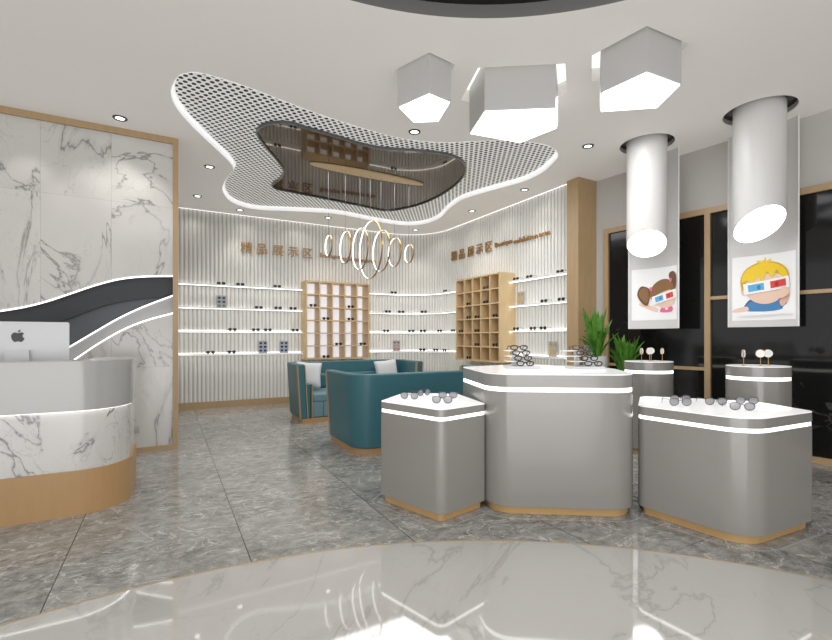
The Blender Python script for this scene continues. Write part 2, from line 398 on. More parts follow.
# fluted back wall: straight, rounded corner, straight
UW, VW, RW = 5.4, 9.25, 1.0
def wall_path(s, off=0.0):
    """s measured from u=-1.6 along the wall; off moves into the room; returns (u, v, normal angle)"""
    L1 = (UW-RW)+1.6; LA = RW*PI/2
    if s <= L1: return (-1.6+s, VW-off)
    if s <= L1+LA:
        a = (s-L1)/RW; r = RW-off; return (UW-RW+r*math.sin(a), VW-RW+r*math.cos(a))
    return (UW-off, VW-RW-(s-L1-LA))
def s_of_u(u): return u+1.6
def s_of_v(v): return (UW-RW)+1.6+RW*PI/2+(VW-RW-v)
SEND = s_of_v(4.80)
b = MB(); per = .0715; prof = [(0, 0.01), (.020, 0.01), (.0205, .026), (.030, .034), (.047, .037), (.064, .034), (.0712, .026)]
cols = []; s = 0
while s < SEND:
    for ds, d in prof:
        if s+ds < SEND: cols.append((wall_path(s+ds, d), 0 if ds else 1))
    s += per
n = len(cols); gapf = [c[1] for c in cols]; cols = [c[0] for c in cols]
b.add([(*G(*p), 0) for p in cols]+[(*G(*p), CEIL) for p in cols], [(i, i+1, n+i+1, n+i) for i in range(n-1)]); b.m = [gapf[i] for i in range(n-1)]
struct(b.build('wall_back', [M['slat'], M['gap']], smooth=0, fix=False))
b = MB(); ss = [i*.05 for i in range(int(SEND/.05)+1)]
pa = [G(*wall_path(q, .05)) for q in ss]; pb = [G(*wall_path(q, .036)) for q in ss]; n = len(ss)
b.add([(*p, 0) for p in pa]+[(*p, .12) for p in pa]+[(*p, .12) for p in pb], [(i, i+1, n+i+1, n+i) for i in range(n-1)]+[(n+i, n+i+1, 2*n+i+1, 2*n+i) for i in range(n-1)])
struct(b.build('baseboard_back', M['oak2'], smooth=0))
# unseen wall added behind the marble wall to stop light leaking in
b = MB(); b.box((-1.7, 6.2, 0), (-1.6, 9.3, CEIL)); struct(b.build('wall_left', M['wall'], rotz=GA, smooth=0))

b = MB(); ss = [1.2+i*.05 for i in range(int((SEND-1.25)/.05))]; pa = [G(*wall_path(q, .045)) for q in ss]; pb = [G(*wall_path(q, .062)) for q in ss]; n = len(ss)
b.add([(*p, CEIL-.004) for p in pa]+[(*p, CEIL-.004) for p in pb], [(i, i+1, n+i+1, n+i) for i in range(n-1)])
struct(b.build('trim_17', emis('cove_light', (255, 253, 248), 2), smooth=0, fix=False))
# oak end pillar
b = MB(); b.box((5.25, 4.645, 0), (5.67, 4.86, CEIL)); o = struct(b.build('trim_14', M['oak2'], rotz=GA, smooth=0)); o['label'] = 'oak end pillar of the fluted wall'
# right wall
RW0 = Vector((2.70, 6.79)); RD = Vector((1.567, -2.143)).normalized(); RN = Vector((-RD[1]*-1, -RD[0])) ; RN = Vector((RD[1], -RD[0]))
if RN.dot(-RW0) < 0: RN = -RN
RA = math.atan2(RD[1], RD[0])                # local +x runs along the wall toward the camera, local -y is the room side
b = MB(); b.box((-.25, 0, 0), (9.5, .12, CEIL)); wr = struct(b.build('wall_right', M['wall'], loc=(RW0[0], RW0[1], 0), rotz=RA, smooth=0))
side = -1 if (Matrix.Rotation(RA, 2) @ Vector((0, -1))).dot(RN) > 0 else 1
def ry(a, c): return (min(side*a, side*c), max(side*a, side*c))
def rbox(b, x0, x1, d0, d1, z0, z1): y0, y1 = ry(d0, d1); b.box((x0, y0, z0), (x1, y1, z1))
b = MB(); rbox(b, .22, 8, .0, .012, .06, 2.83); b.build('black_panel', M['blackmarble'], wr, smooth=0)
def fr(x0, x1, z0, z1, nm='wood_frame', d=.05):
    b = MB(); rbox(b, x0, x1, .0, d, z0, z1); return b.build(nm, M['oak2'], wr, smooth=0)
fr(.15, 8, 2.82, 2.89); fr(.15, .22, 0, 2.82); fr(1.487, 1.55, .06, 2.82); fr(3.02, 3.09, .06, 2.82); fr(4.7, 4.77, .06, 2.82)
fr(.22, 1.487, .90, .94, d=.045); fr(1.55, 3.02, 1.765, 1.805, d=.045); fr(3.09, 4.7, 1.765, 1.805, d=.045)
fr(.22, 8, 0, .06, 'baseboard')

# marble feature wall with the wave niche
VM = 6.06
def m_pt(px, py):
    u = on_v(px, VM); Y = sg*u+cg*VM; return (u, EYE+(HZ-py)*Y/F)
up_c = [m_pt(*p) for p in [(0,311),(24,307),(48,301),(72,293),(96,285),(120,279),(144,276.5),(173,276)]]
mid_c = [m_pt(*p) for p in [(70,346),(96,330.6),(120,317),(144,306),(173,295)]]
low_c = [m_pt(*p) for p in [(74.5,359.5),(96,345),(120,331),(144,321),(173,313)]]
two_c = [m_pt(*p) for p in [(40,328),(67,318),(108,303.6),(144,297.6),(173,296)]]
def ev(c, u):
    if u <= c[0][0]:
        sl = (c[1][1]-c[0][1])/(c[1][0]-c[0][0]); return c[0][1]+sl*.9*(max(u, c[0][0]-1.2)-c[0][0])
    for i in range(len(c)-1):
        if u <= c[i+1][0]:
            t = (u-c[i][0])/(c[i+1][0]-c[i][0])
            m0 = (c[i+1][1]-c[max(i-1, 0)][1])/(c[i+1][0]-c[max(i-1, 0)][0]); k = min(i+2, len(c)-1)
            m1 = (c[k][1]-c[i][1])/(c[k][0]-c[i][0]); h = c[i+1][0]-c[i][0]
            return (2*t**3-3*t*t+1)*c[i][1]+(t**3-2*t*t+t)*h*m0+(-2*t**3+3*t*t)*c[i+1][1]+(t**3-t*t)*h*m1
    return c[-1][1]+(u-c[-1][0])*(c[-1][1]-c[-2][1])/(c[-1][0]-c[-2][0])
UE = .06; us = [-4.2+(UE+4.2)*i/110 for i in range(111)]
Z = lambda c: [max(.02, ev(c, u)) for u in us]
zu, zm, zl, z2 = Z(up_c), Z(mid_c), Z(low_c), Z(two_c)
zm = [max(a, c+.06) for a, c in zip(zm, zl)]; z2 = [max(a, c+.04) for a, c in zip(z2, zm)]
def slab(za, zb, v0, v1, nm, m, par=None, nofix=False):
    b = MB(); n = len(us)
    b.add([(u, v0, a) for u, a in zip(us, za)]+[(u, v0, c) for u, c in zip(us, zb)]+[(u, v1, a) for u, a in zip(us, za)]+[(u, v1, c) for u, c in zip(us, zb)],
      [f for i in range(n-1) for f in ((i, i+1, n+i+1, n+i), (2*n+i, 2*n+i+1, 3*n+i+1, 3*n+i), (i, i+1, 2*n+i+1, 2*n+i), (n+i, n+i+1, 3*n+i+1, 3*n+i))]+[(0, n, 3*n, 2*n), (n-1, 2*n-1, 4*n-1, 3*n-1)])
    return b.build(nm, m, par, rotz=0 if par else GA, smooth=0)
wm = struct(slab([3.58]*111, zu, VM, VM+.26, 'wall_marble', M['wallmarble']))
slab(zl, [0.0]*111, VM, VM+.26, 'lower_marble', M['wallmarble'], wm)
slab(zu, z2, VM+.12, VM+.24, 'wave_niche', M['dark'], wm)  # upper band painted darker as the shaded underside of the niche
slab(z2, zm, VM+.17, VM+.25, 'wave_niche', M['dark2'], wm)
slab(zm, zl, VM+.06, VM+.25, 'wave_ledge', M['lgrey'], wm)
for zc, v, nm in ((zu, VM-.006, 0), (zm, VM+.05, 1), (zl, VM-.006, 0)):
    slab([a+.006 for a in zc], [a-.009 for a in zc], v, v+.01, 'light_strip', M['led'], wm)
b = MB(); b.box((-4.2, VM-.03, 3.58), (.118, VM+.28, CEIL)); struct(b.build('trim_15', M['oak2'], rotz=GA, smooth=0))
b = MB(); b.box((UE, VM-.03, 0), (.118, VM+.28, 3.58)); struct(b.build('trim_16', M['oak2'], rotz=GA, smooth=0))
b = MB(); b.box((-4.2, VM-.03, 0), (UE, VM+.0, .05)); struct(b.build('baseboard_marble', M['oak2'], rotz=GA, smooth=0))

# ================================================================== wall shelves
SZ = [2.285, 1.86, 1.43, 1.01]
rows = ['top', 'second', 'third', 'lowest']
secs = [(s_of_u(-.4), s_of_u(2.385), 'left of the white-backed bookcase', 'left stretch'),
        (s_of_u(3.79), s_of_v(7.47), 'round the wall corner between the two bookcases', 'corner stretch'),
        (s_of_v(6.135), s_of_v(4.87), 'beside the oak pillar', 'pillar stretch')]
SD = .22; SY = .037
for s0, s1, where, _ in secs:
    for z, rn in zip(SZ, rows):
        n = max(2, int((s1-s0)/.08)+1); ss = [s0+(s1-s0)*i/(n-1) for i in range(n)]
        o0 = G(*wall_path((s0+s1)/2, SY))
        def rib(d0, d1, z0, z1):
            b = MB(); A = [Vector(G(*wall_path(q, d0)))-Vector(o0) for q in ss]; B = [Vector(G(*wall_path(q, d1)))-Vector(o0) for q in ss]
            b.add([(*p, z0) for p in A]+[(*p, z0) for p in B]+[(*p, z1) for p in A]+[(*p, z1) for p in B],
                  [f for i in range(n-1) for f in ((i, i+1, n+i+1, n+i), (2*n+i, 2*n+i+1, 3*n+i+1, 3*n+i), (i, i+1, 2*n+i+1, 2*n+i), (n+i, n+i+1, 3*n+i+1, 3*n+i))]+[(0, n, 3*n, 2*n), (n-1, 2*n-1, 4*n-1, 3*n-1)])
            return b
        t = thing('wall_shelf', '%s white wall shelf %s' % (rn, where), 'shelf', (*o0, z), 0, 'white shelves on the fluted wall')
        rib(0, SD, -.02, 0).build('board', M['white'], t, smooth=0)
        rib(0.12, .17, -.024, -.0205).build('light_strip', M['ledsoft'], t, smooth=0)
        rib(0.037, .047, .001, .008).build('light_strip', M['ledsoft'], t, smooth=0)

# ================================================================== eyewear
def lens_outline(w, h, cx, kind='round', n=16):
    out = []
    for i in range(n):
        a = 2*PI*i/n; c, s_ = math.cos(a), math.sin(a); e = .75
        x = cx+w/2*math.copysign(abs(c)**e, c); z = h/2*math.copysign(abs(s_)**e, s_)
        if s_ < 0: x -= (x-cx)*.18*abs(s_)
        out.append((x, z))
    return out
def make_glasses(name, label, cat, group, frame, lens, w=.145, r=.0022, h=.042, full=True):
    """rests on z=0, front at y=0 looking to -y, temples run to +y"""
    lw = w*.40; cx = w*.25+.004; zc = h/2+r
    t = thing(name, label, cat, group=group)
    b = MB()
    for sx in (-1, 1):
        b.tube([(x, -abs(x)*.0, zc+z) for x, z in lens_outline(lw, h, sx*cx)], r, 6, closed=True)
    b.tube([(-cx+lw/2, 0, zc+h*.16), (0, -.002, zc+h*.26), (cx-lw/2, 0, zc+h*.16)], r, 6)
    b.build('frame', frame, t)
    for sx in (-1, 1):
        b = MB(); o = lens_outline(lw*.97, h*.97, sx*cx)
        b.add([(x, .0006, zc+z) for x, z in o], [tuple(range(len(o)))]); b.build('lens', lens, t, smooth=0)
        b = MB(); x = sx*(cx+lw/2)
        b.tube([(x, 0, zc+h*.3), (x*1.02, .02, zc+h*.3), (x*1.02, .1, zc+h*.28), (x*.98, .125, zc+h*.05), (x*.97, .14, r+.001)], r*.8, 6); b.build('temple', frame, t)
    return t
def make_small():
    b = MB(); w = .15; lw = w*.42; cx = w*.27; h = .05; r = .0035; zc = h/2+r
    for sx in (-1, 1):
        o = lens_outline(lw, h, sx*cx, n=12)
        b.mi = 0; b.tube([(x, 0, zc+z) for x, z in o], r, 5, closed=True)
        b.mi = 1; b.add([(x, .001, zc+z) for x, z in o], [tuple(range(len(o)))])
        b.mi = 0; x = sx*(cx+lw/2); b.tube([(x, 0, zc+h*.3), (x, .09, zc+h*.28), (x*.97, .12, r)], r*.7, 5)
    b.tube([(-cx+lw/2, 0, zc+.008), (cx-lw/2, 0, zc+.008)], r, 5)
    return b.build('eyeglasses', [M['black'], M['darklens']])
small = make_small(); used = [False]
def put_small(x, y, z, rz, label, group):
    if not used[0]: o = small; used[0] = True
    else: o = small.copy(); C.objects.link(o)
    o.location = (x, y, z); o.rotation_euler = (0, 0, rz); tag(o, label, 'eyeglasses', group)
ordn = ['first', 'second', 'third', 'fourth', 'fifth']
shelf_px = {0: [[221,240,277],[259,278,293],[232.6,256,267.5,295],[210.8,231.7]],
            1: [[394,445],[388,401,424],[386,411,423,439.6,453],[422.5,435.5,444.5]],
            2: [[516,529,560],[544,561],[516,533,543],[]]}
for k, rowsx in shelf_px.items():
    s0, s1 = secs[k][0], secs[k][1]
    for ri, xs in enumerate(rowsx):
        for j, px in enumerate(xs):
            best = min((abs(CX+F*G(*wall_path(s0+(s1-s0)*i/200, .15))[0]/G(*wall_path(s0+(s1-s0)*i/200, .15))[1]-px), s0+(s1-s0)*i/200) for i in range(201))[1]
            best = min(max(best, s0+.09), s1-.09)
            p = G(*wall_path(best, .15)); q = G(*wall_path(best+.02, .15)); rz = math.atan2(q[1]-p[1], q[0]-p[0])
            put_small(p[0], p[1], SZ[ri], rz, 'black eyeglasses, %s from the left on the %s wall shelf %s' % (ordn[j], rows[ri], ('by the marble wall', 'at the rounded corner', 'by the oak pillar')[k]), 'eyeglasses on the wall shelves')
# lens sample cards
def card(s, z, cols, label):
    p = G(*wall_path(s, .07)); q = G(*wall_path(s+.02, .07)); rz = math.atan2(q[1]-p[1], q[0]-p[0])
    t = thing('sample_card', label, 'display card', (*p, z), rz, 'lens sample cards on the wall shelves')
    b = MB(); b.box((-.085, 0, 0), (.085, .012, .235)); b.build('board', M['card'], t, smooth=0)
    for r_ in range(3):
        for c_ in range(2):
            b = MB(); o = lens_outline(.052, .042, 0, n=14); b.prism([(x, z_) for x, z_ in o], 0, .006); b.xform(Matrix.Rotation(PI/2, 4, 'X'))
            b.build('lens_sample', mat('sample_tint', cols[r_], .2, noise=.05), t, loc=(-.04+c_*.08, -.0005, .045+r_*.072))
blue = [(38, 62, 108), (30, 52, 98), (52, 58, 84)]; org = [(196, 128, 84), (206, 150, 108), (150, 96, 84)]; yel = [(214, 168, 60), (226, 184, 66), (206, 160, 70)]; mix = [(120, 130, 70), (70, 72, 80), (52, 66, 92)]
card(s_of_u(on_v(221.5, VW-.07)), SZ[1], mix, 'grey sample card with green and dark lenses on the second shelf')
card(s_of_u(on_v(263, VW-.07)), SZ[3], blue, 'left of two grey cards with dark blue lenses on the lowest shelf')
card(s_of_u(on_v(284, VW-.07)), SZ[3], blue, 'right of two grey cards with dark blue lenses, nearer the bookcase')
card(min(((abs(CX+F*G(*wall_path(s_of_u(3.8)+i*.01, .07))[0]/G(*wall_path(s_of_u(3.8)+i*.01, .07))[1]-396.5)), s_of_u(3.8)+i*.01) for i in range(200))[1], SZ[3], org, 'grey sample card with orange and brown lenses above the sofa')
card(s_of_v(on_u(520.5, UW-.07)), SZ[1], yel, 'grey sample card with amber lenses beside the oak bookcase')
card(s_of_v(on_u(552.5, UW-.07)), SZ[3], yel, 'grey sample card with yellow lenses on the lowest shelf by the pillar')

# ================================================================== bookcases
def bookcase(label, loc, rz, backm, glasses, gl):
    """local x = width, -y = front, origin at back left bottom"""
    t = thing('bookcase', label, 'bookcase', loc, rz)
    W, D, H = 1.35, .35, 1.57; nx, nz = 5, 6; th = .028
    b = MB(); b.box((0.01, -.012, .01), (W-.01, 0, H-.01)); b.build('back_panel', backm, t, smooth=0)
    b = MB()
    for x in (0, W-th):
        b = MB(); b.box((x, -D, 0), (x+th, -.0, H)); b.build('side_panel', M['oak'], t, smooth=0)
    for z, nm in ((0, 'bottom_panel'), (H-th, 'top_panel')):
        b = MB(); b.box((th, -D, z), (W-th, 0, z+th)); b.build(nm, M['oak'], t, smooth=0)
    pw = (W-th)/nx; ph = (H-th)/nz
    for i in range(1, nx):
        b = MB(); b.box((i*pw, -D+.004, th), (i*pw+th, -.012, H-th)); b.build('divider', M['oak'], t, smooth=0)
    for k in range(1, nz):
        b = MB(); b.box((th, -D+.006, k*ph+.002), (W-th, -.013, k*ph+th-.004)); b.build('shelf', M['oak'], t, smooth=0)
    mt = Matrix.Translation(loc) @ Matrix.Rotation(rz, 4, 'Z')
    for r_, c_ in glasses:
        zz = (nz-r_)*ph+th-(.004 if r_ < nz else 0); p = mt @ Vector(((c_-.5)*pw+th/2, -.33, zz))
        put_small(p.x, p.y, p.z, rz, 'black eyeglasses in row %s, column %s of the %s' % (['', 'one', 'two', 'three', 'four', 'five', 'six'][r_], ['', 'one', 'two', 'three', 'four', 'five'][c_], gl), 'eyeglasses in the bookcases')
    return t
x, y = G(2.40, VW-.037); bookcase('oak grid bookcase with bright white backing on the left fluted wall', (x, y, .87), GA, M['cell'],
    [(2,1),(2,4),(3,2),(3,4),(5,3),(5,5),(6,2)], 'white-backed bookcase')
x, y = G(UW-.037, 7.485); bookcase('all-oak grid bookcase on the right fluted wall beside the pillar shelves', (x, y, .87), GA-PI/2, M['oak'],
    [(1,4),(2,4),(2,2),(3,2),(3,3),(3,5),(4,1),(4,3),(5,3),(5,5),(6,2)], 'all-oak bookcase')

# ================================================================== wall lettering
def text_mesh(s, size, ext, name, parent, x, z, fit=None):
    cu = bpy.data.curves.new('t', 'FONT'); cu.body = s; cu.size = size; cu.extrude = ext; cu.offset = 0
    o = bpy.data.objects.new('t', cu); C.objects.link(o); bpy.context.view_layer.update()
    me = bpy.data.meshes.new_from_object(o.evaluated_get(bpy.context.evaluated_depsgraph_get())); C.objects.unlink(o)
    bpy.data.objects.remove(o)
    mi = min(v.co.x for v in me.vertices); ma = max(v.co.x for v in me.vertices); zi = min(v.co.y for v in me.vertices); za = max(v.co.y for v in me.vertices)
    k = fit/(ma-mi) if fit else 1
    for v in me.vertices: v.co = Vector(((v.co.x-mi)*k, -v.co.z, (v.co.y-(zi if fit is None else zi))*1.0))
    me.materials.clear(); me.materials.append(M['letter'])
    q = bpy.data.objects.new(name, me); C.objects.link(q); q.parent = parent; q.location = (x, 0, z); return q
def lettering(loc, rz, label, en_x, en_w):
    t = thing('wall_lettering', label, 'lettering', loc, rz)
    for i, ch in enumerate('精品展示区'): text_mesh(ch, .225, .012, 'character', t, i*.298, 0.02)
    for wd, f0, f1 in (('Boutique', 0, .345), ('exhibition', .375, .795), ('area', .825, 1)):
        text_mesh(wd, .13, .01, 'english_word', t, en_x+f0*en_w, .03, (f1-f0)*en_w)
x, y = G(1.235, VW-.055); lettering((x, y, 2.92), GA, 'gold Chinese and English lettering on the left fluted wall behind the rings', 1.55, 1.25)
x, y = G(UW-.055, 8.15); lettering((x, y, 2.92), GA-PI/2, 'gold Chinese and English lettering on the right fluted wall', 1.48, 1.38)

# ================================================================== display counters
def counter(label, poly, rads, top, st, sb, seg=10):
    cx = sum(p[0] for p in poly)/len(poly); cy = sum(p[1] for p in poly)/len(poly)
    P = rpoly([(p[0]-cx, p[1]-cy) for p in poly], rads, seg)
    t = thing('display_counter', label, 'display counter', (cx, cy, 0))
    b = MB(); b.prism(inset(P, .035), 0, .062); b.build('plinth', M['goldwood'], t)
    b = MB(); b.prism(P, .06, sb); b.build('body', M['grey'], t, bevel=.004)
    b = MB(); b.prism(inset(P, .006), sb, st); b.build('light_strip', M['led'], t)
    b = MB(); b.prism(P, st, top-.006); b.build('top_slab', M['grey'], t)
    b = MB(); b.prism(inset(P, .002), top-.006, top); b.build('tabletop', M['whitetop'], t)
    b = MB(); o1 = inset(P, -.055); o2 = inset(P, -.075); n = len(P)
    for i in range(n):
        j = (i+1) % n; b.add([(*o1[i], .0015), (*o1[j], .0015), (*o2[j], .0015), (*o2[i], .0015)], [(0, 1, 2, 3)])
    b.build('floor_rim', M['acrylic'], t, smooth=0)
    return t
counter('small grey display counter with four pairs of sunglasses, left of the group', [(.175,3.155),(.53,3.46),(.37,4.08),(-.12,4.12),(-.285,3.60)], [.07,.03,.05,.05,.05], .80, .742, .715)
counter('tall wide grey display counter in the middle carrying two eyeglasses stands', [(.55,3.34),(1.605,3.25),(1.72,3.95),(1.12,4.62),(.42,4.18)], [.22,.2,.16,.2,.10], 1.035, .937, .904)
counter('low wide grey display counter at the right with five pairs of sunglasses', [(1.645,3.36),(2.05,2.765),(2.72,3.09),(2.69,3.58),(1.94,3.92)], [.09,.22,.07,.1,.1], .80, .732, .705)
def octo(cx, cy, r, k): return [(cx+r*math.cos(GA+2*PI*i/k), cy+r*.85*math.sin(GA+2*PI*i/k)) for i in range(k)]
counter('round grey display pedestal beside the plants with four small discs', octo(2.67, 5.20, .262, 20), 0, 1.035, .937, .904)
counter('grey display pedestal behind the low right counter with three small discs', octo(3.29, 4.36, .272, 20), 0, 1.035, .937, .904)

# sunglasses on the low counters
sg_ = make_glasses('sunglasses', 'x', 'sunglasses', 'sunglasses on the low counters', M['thinframe'], M['lens'], w=.16, r=.0022, h=.052)
spots = [  # x, y, z, heading, label
    (-.055, 3.71, .80, -.35, 'grey-lensed sunglasses at the left end of the small counter'),
    (.07, 3.93, .80, .8, 'turned sunglasses at the rear of the small counter'),
    (.265, 3.76, .80, -.1, 'rear of two sunglasses at the right of the small counter'),
    (.20, 3.47, .80, -.1, 'front of two sunglasses at the right of the small counter'),
    (1.95, 3.34, .80, -.1, 'front of two sunglasses at the left end of the right counter'),
    (2.06, 3.53, .80, -.05, 'rear of two sunglasses at the left end of the right counter'),
    (2.235, 3.375, .80, -.1, 'sunglasses in the middle of the right counter'),
    (2.255, 3.13, .80, -.25, 'front of the sunglasses toward the right end of the right counter'),
    (2.50, 3.42, .80, -.2, 'rear sunglasses at the right end of the right counter')]
for i, (x, y, z, a, lb) in enumerate(spots):
    if i == 0: sg_.location = (x, y, z); sg_.rotation_euler = (0, 0, a); sg_['label'] = lb
    else: dup(sg_, (x, y, z), (0, 0, a), lb)
# eyeglasses stands on the tall counter
eg = make_glasses('eyeglasses', 'x', 'eyeglasses', 'black eyeglasses on the counter stands', M['black'], M['clear'], w=.15, r=.005, h=.036)
egu = False
tiers = ['top', 'second', 'third', 'lowest']
for (sx, sy, dirx, nm) in ((.905, 3.93, .0, 'left'), (1.445, 3.90, .0, 'right')):
    step = .018 if nm == 'left' else .034
    t = thing('eyeglasses_stand', 'white stepped eyeglasses stand, %s of the two on the tall counter' % nm, 'display stand', (sx, sy, 1.035))
    b = MB(); b.box((-.13, -.09, 0), (.15, .10, .024)); b.build('base', M['alu'], t, bevel=.003)
    for k in range(3):
        b = MB(); z = .024+.045*(k+1); x0 = -.12-(0 if nm == 'left' else .03*k)+.02
        b.box((x0-.03, -.05, z-.008), (x0+.14, .08, z)); b.build('tier', M['white'], t, bevel=.002)
    b = MB(); b.box((-.06, .05, .024), (-.02, .07, .16)); b.build('post', M['white'], t)
    for k in range(4):
        z = 1.035+.024+.045*k+(.0005); x = sx+(.06 if nm == 'left' else .09)-step*k-.03; y = sy-.055+.0*k
        lb = 'black-rimmed eyeglasses on the %s tier of the %s stand' % (tiers[3-k], nm)
        if not egu: eg.location = (x, y, z); eg['label'] = lb; egu = True
        else: dup(eg, (x, y, z), (0, 0, random.uniform(-.12, .12)), lb)
# discs on stems
def disc(x, y, rz, r, label):
    t = thing('disc_stand', label, 'display disc', (x, y, 1.035), rz, 'small discs on the pedestals')
    b = MB(); b.lathe([(.018, 0), (.018, .004), (.003, .006)], 16); b.build('foot', M['gold'], t)
    b = MB(); b.tube([(0, 0, .005), (0, 0, .085)], .003, 8); b.build('stem', M['gold'], t)
    b = MB(); b.lathe([(r*.96, -.006), (r, -.003), (r, .003), (r*.96, .006)], 28); b.xform(Matrix.Rotation(PI/2, 4, 'X')); b.build('disc', M['white'], t, loc=(0, 0, .085+r*.9))
    b = MB(); b.tube([(r*math.cos(2*PI*i/28), .008, .085+r*.9+r*math.sin(2*PI*i/28)) for i in range(28)], .003, 6, closed=True); b.build('rim', M['gold'], t)
for a in ((2.54, 5.10, 1.45, .036, 'narrow edge-on disc at the left of the pedestal by the plants'), (2.64, 5.12, .1, .036, 'left of the two facing discs on the pedestal by the plants'),
          (2.70, 5.20, -.1, .036, 'right of the two facing discs on the pedestal by the plants'), (2.80, 5.15, 1.45, .034, 'narrow edge-on disc at the right of the pedestal by the plants'),
          (3.11, 4.30, 1.2, .036, 'narrow gold-backed disc at the left of the pedestal behind the right counter'), (3.27, 4.30, -.5, .036, 'middle disc on the pedestal behind the right counter'),
          (3.36, 4.32, -.3, .036, 'rightmost disc on the pedestal behind the right counter')): disc(*a)

# ================================================================== reception desk
def dk(pts): return pts
U0, U1, V0, V1 = -2.7, -.25, 4.10, 4.95
def desk_out(d, rr=.36):
    return rpoly([(U0+d, V0+d), (U1-d, V0+d), (U1-d, V1), (U0+d, V1)], [rr-d, rr-d, .0, .0], 14)
x0, y0 = G(-1.4, 4.5)
t = thing('reception_desk', 'long curved reception desk with white band, marble front and oak base', 'desk', (x0, y0, 0), GA)
def off(p): return [(a+1.4, c-4.5) for a, c in p]
b = MB(); b.prism(off(desk_out(0)), 0, .325); b.build('plinth', M['deskwood'], t)
b = MB(); b.prism(off(desk_out(.02)), .325, .765); b.build('marble_front', M['deskmarble'], t)
b = MB(); q0 = off(desk_out(.003)); q1 = off(desk_out(.019)); n = len(q0)
b.add([(*p, .7635) for p in q0]+[(*p, .7635) for p in q1], [(i, i+1, n+i+1, n+i) for i in range(n-1)]); b.build('light_strip', emis('desk_led', (255, 254, 250), 3.5), t, fix=False, smooth=0)
outer_ = desk_out(0); inn = [(U1-.30, V1), (U1-.30, V0+.34), (U0+.3, V0+.34), (U0+.3, V1)]
# U-shaped band: outer outline starts at the front left, ends at the back left
ring = outer_+[]
ui = rpoly([(U0, V0), (U1, V0), (U1, V1), (U1-.30, V1), (U1-.30, V0+.34), (U0+.30, V0+.34), (U0+.30, V1), (U0, V1)], [.36, .36, 0, 0, .1, .1, 0, 0], 14)
b = MB(); b.prism(off(ui), .765, 1.13); b.build('upper_band', M['deskband'], t, bevel=.006)
b = MB(); b.box((U0+.31+1.4, V0+.35-4.5, .87), (U1-.31+1.4, V1-4.5, .90)); b.build('worktop', M['white'], t)

# computer
x, y = G(-1.037, 4.69)
t = thing('desktop_computer', 'silver all-in-one computer seen from behind on the reception desk', 'computer', (x, y, .90), GA)
b = MB(); o = rpoly([(-.325, 0), (.325, 0), (.325, .425), (-.325, .425)], .015, 5); b.prism(o, -.012, .012); b.xform(Matrix.Rotation(PI/2, 4, 'X'))
b.build('housing', M['alu'], t, loc=(0, 0, .105), bevel=.004)
b = MB(); b.prism([(-.085, 0), (.085, 0), (.075, .30), (-.075, .30)], -.004, .004); b.xform(Matrix.Rotation(PI/2, 4, 'X')); b.build('stand', M['alu'], t, loc=(0, -.05, .006), bevel=.003)
b = MB(); b.box((-.085, -.06, 0), (.085, .12, .008)); b.build('foot', M['alu'], t, bevel=.002)
b = MB(); b.box((-.07, -.055, .29), (.07, -.010, .302)); b.build('hinge', M['alu'], t)
ap = [(0,.028),(.012,.034),(.026,.034),(.037,.026),(.030,.017),(.0275,.004),(.033,-.008),(.040,-.014),(.033,-.029),(.022,-.041),(.011,-.040),(0,-.036),(-.011,-.040),(-.022,-.041),(-.034,-.028),(-.041,-.008),(-.041,.012),(-.033,.027),(-.020,.034),(-.010,.032)]
b = MB(); b.prism(smooth_closed(ap, 3), 0, .002); b.prism(smooth_closed([(-.002,.038),(.004,.050),(.015,.056),(.013,.044),(.006,.038)], 3), 0, .002)
b.xform(Matrix.Rotation(PI/2, 4, 'X')); b.build('logo', M['black'], t, loc=(0, -.0125, .41), smooth=0)

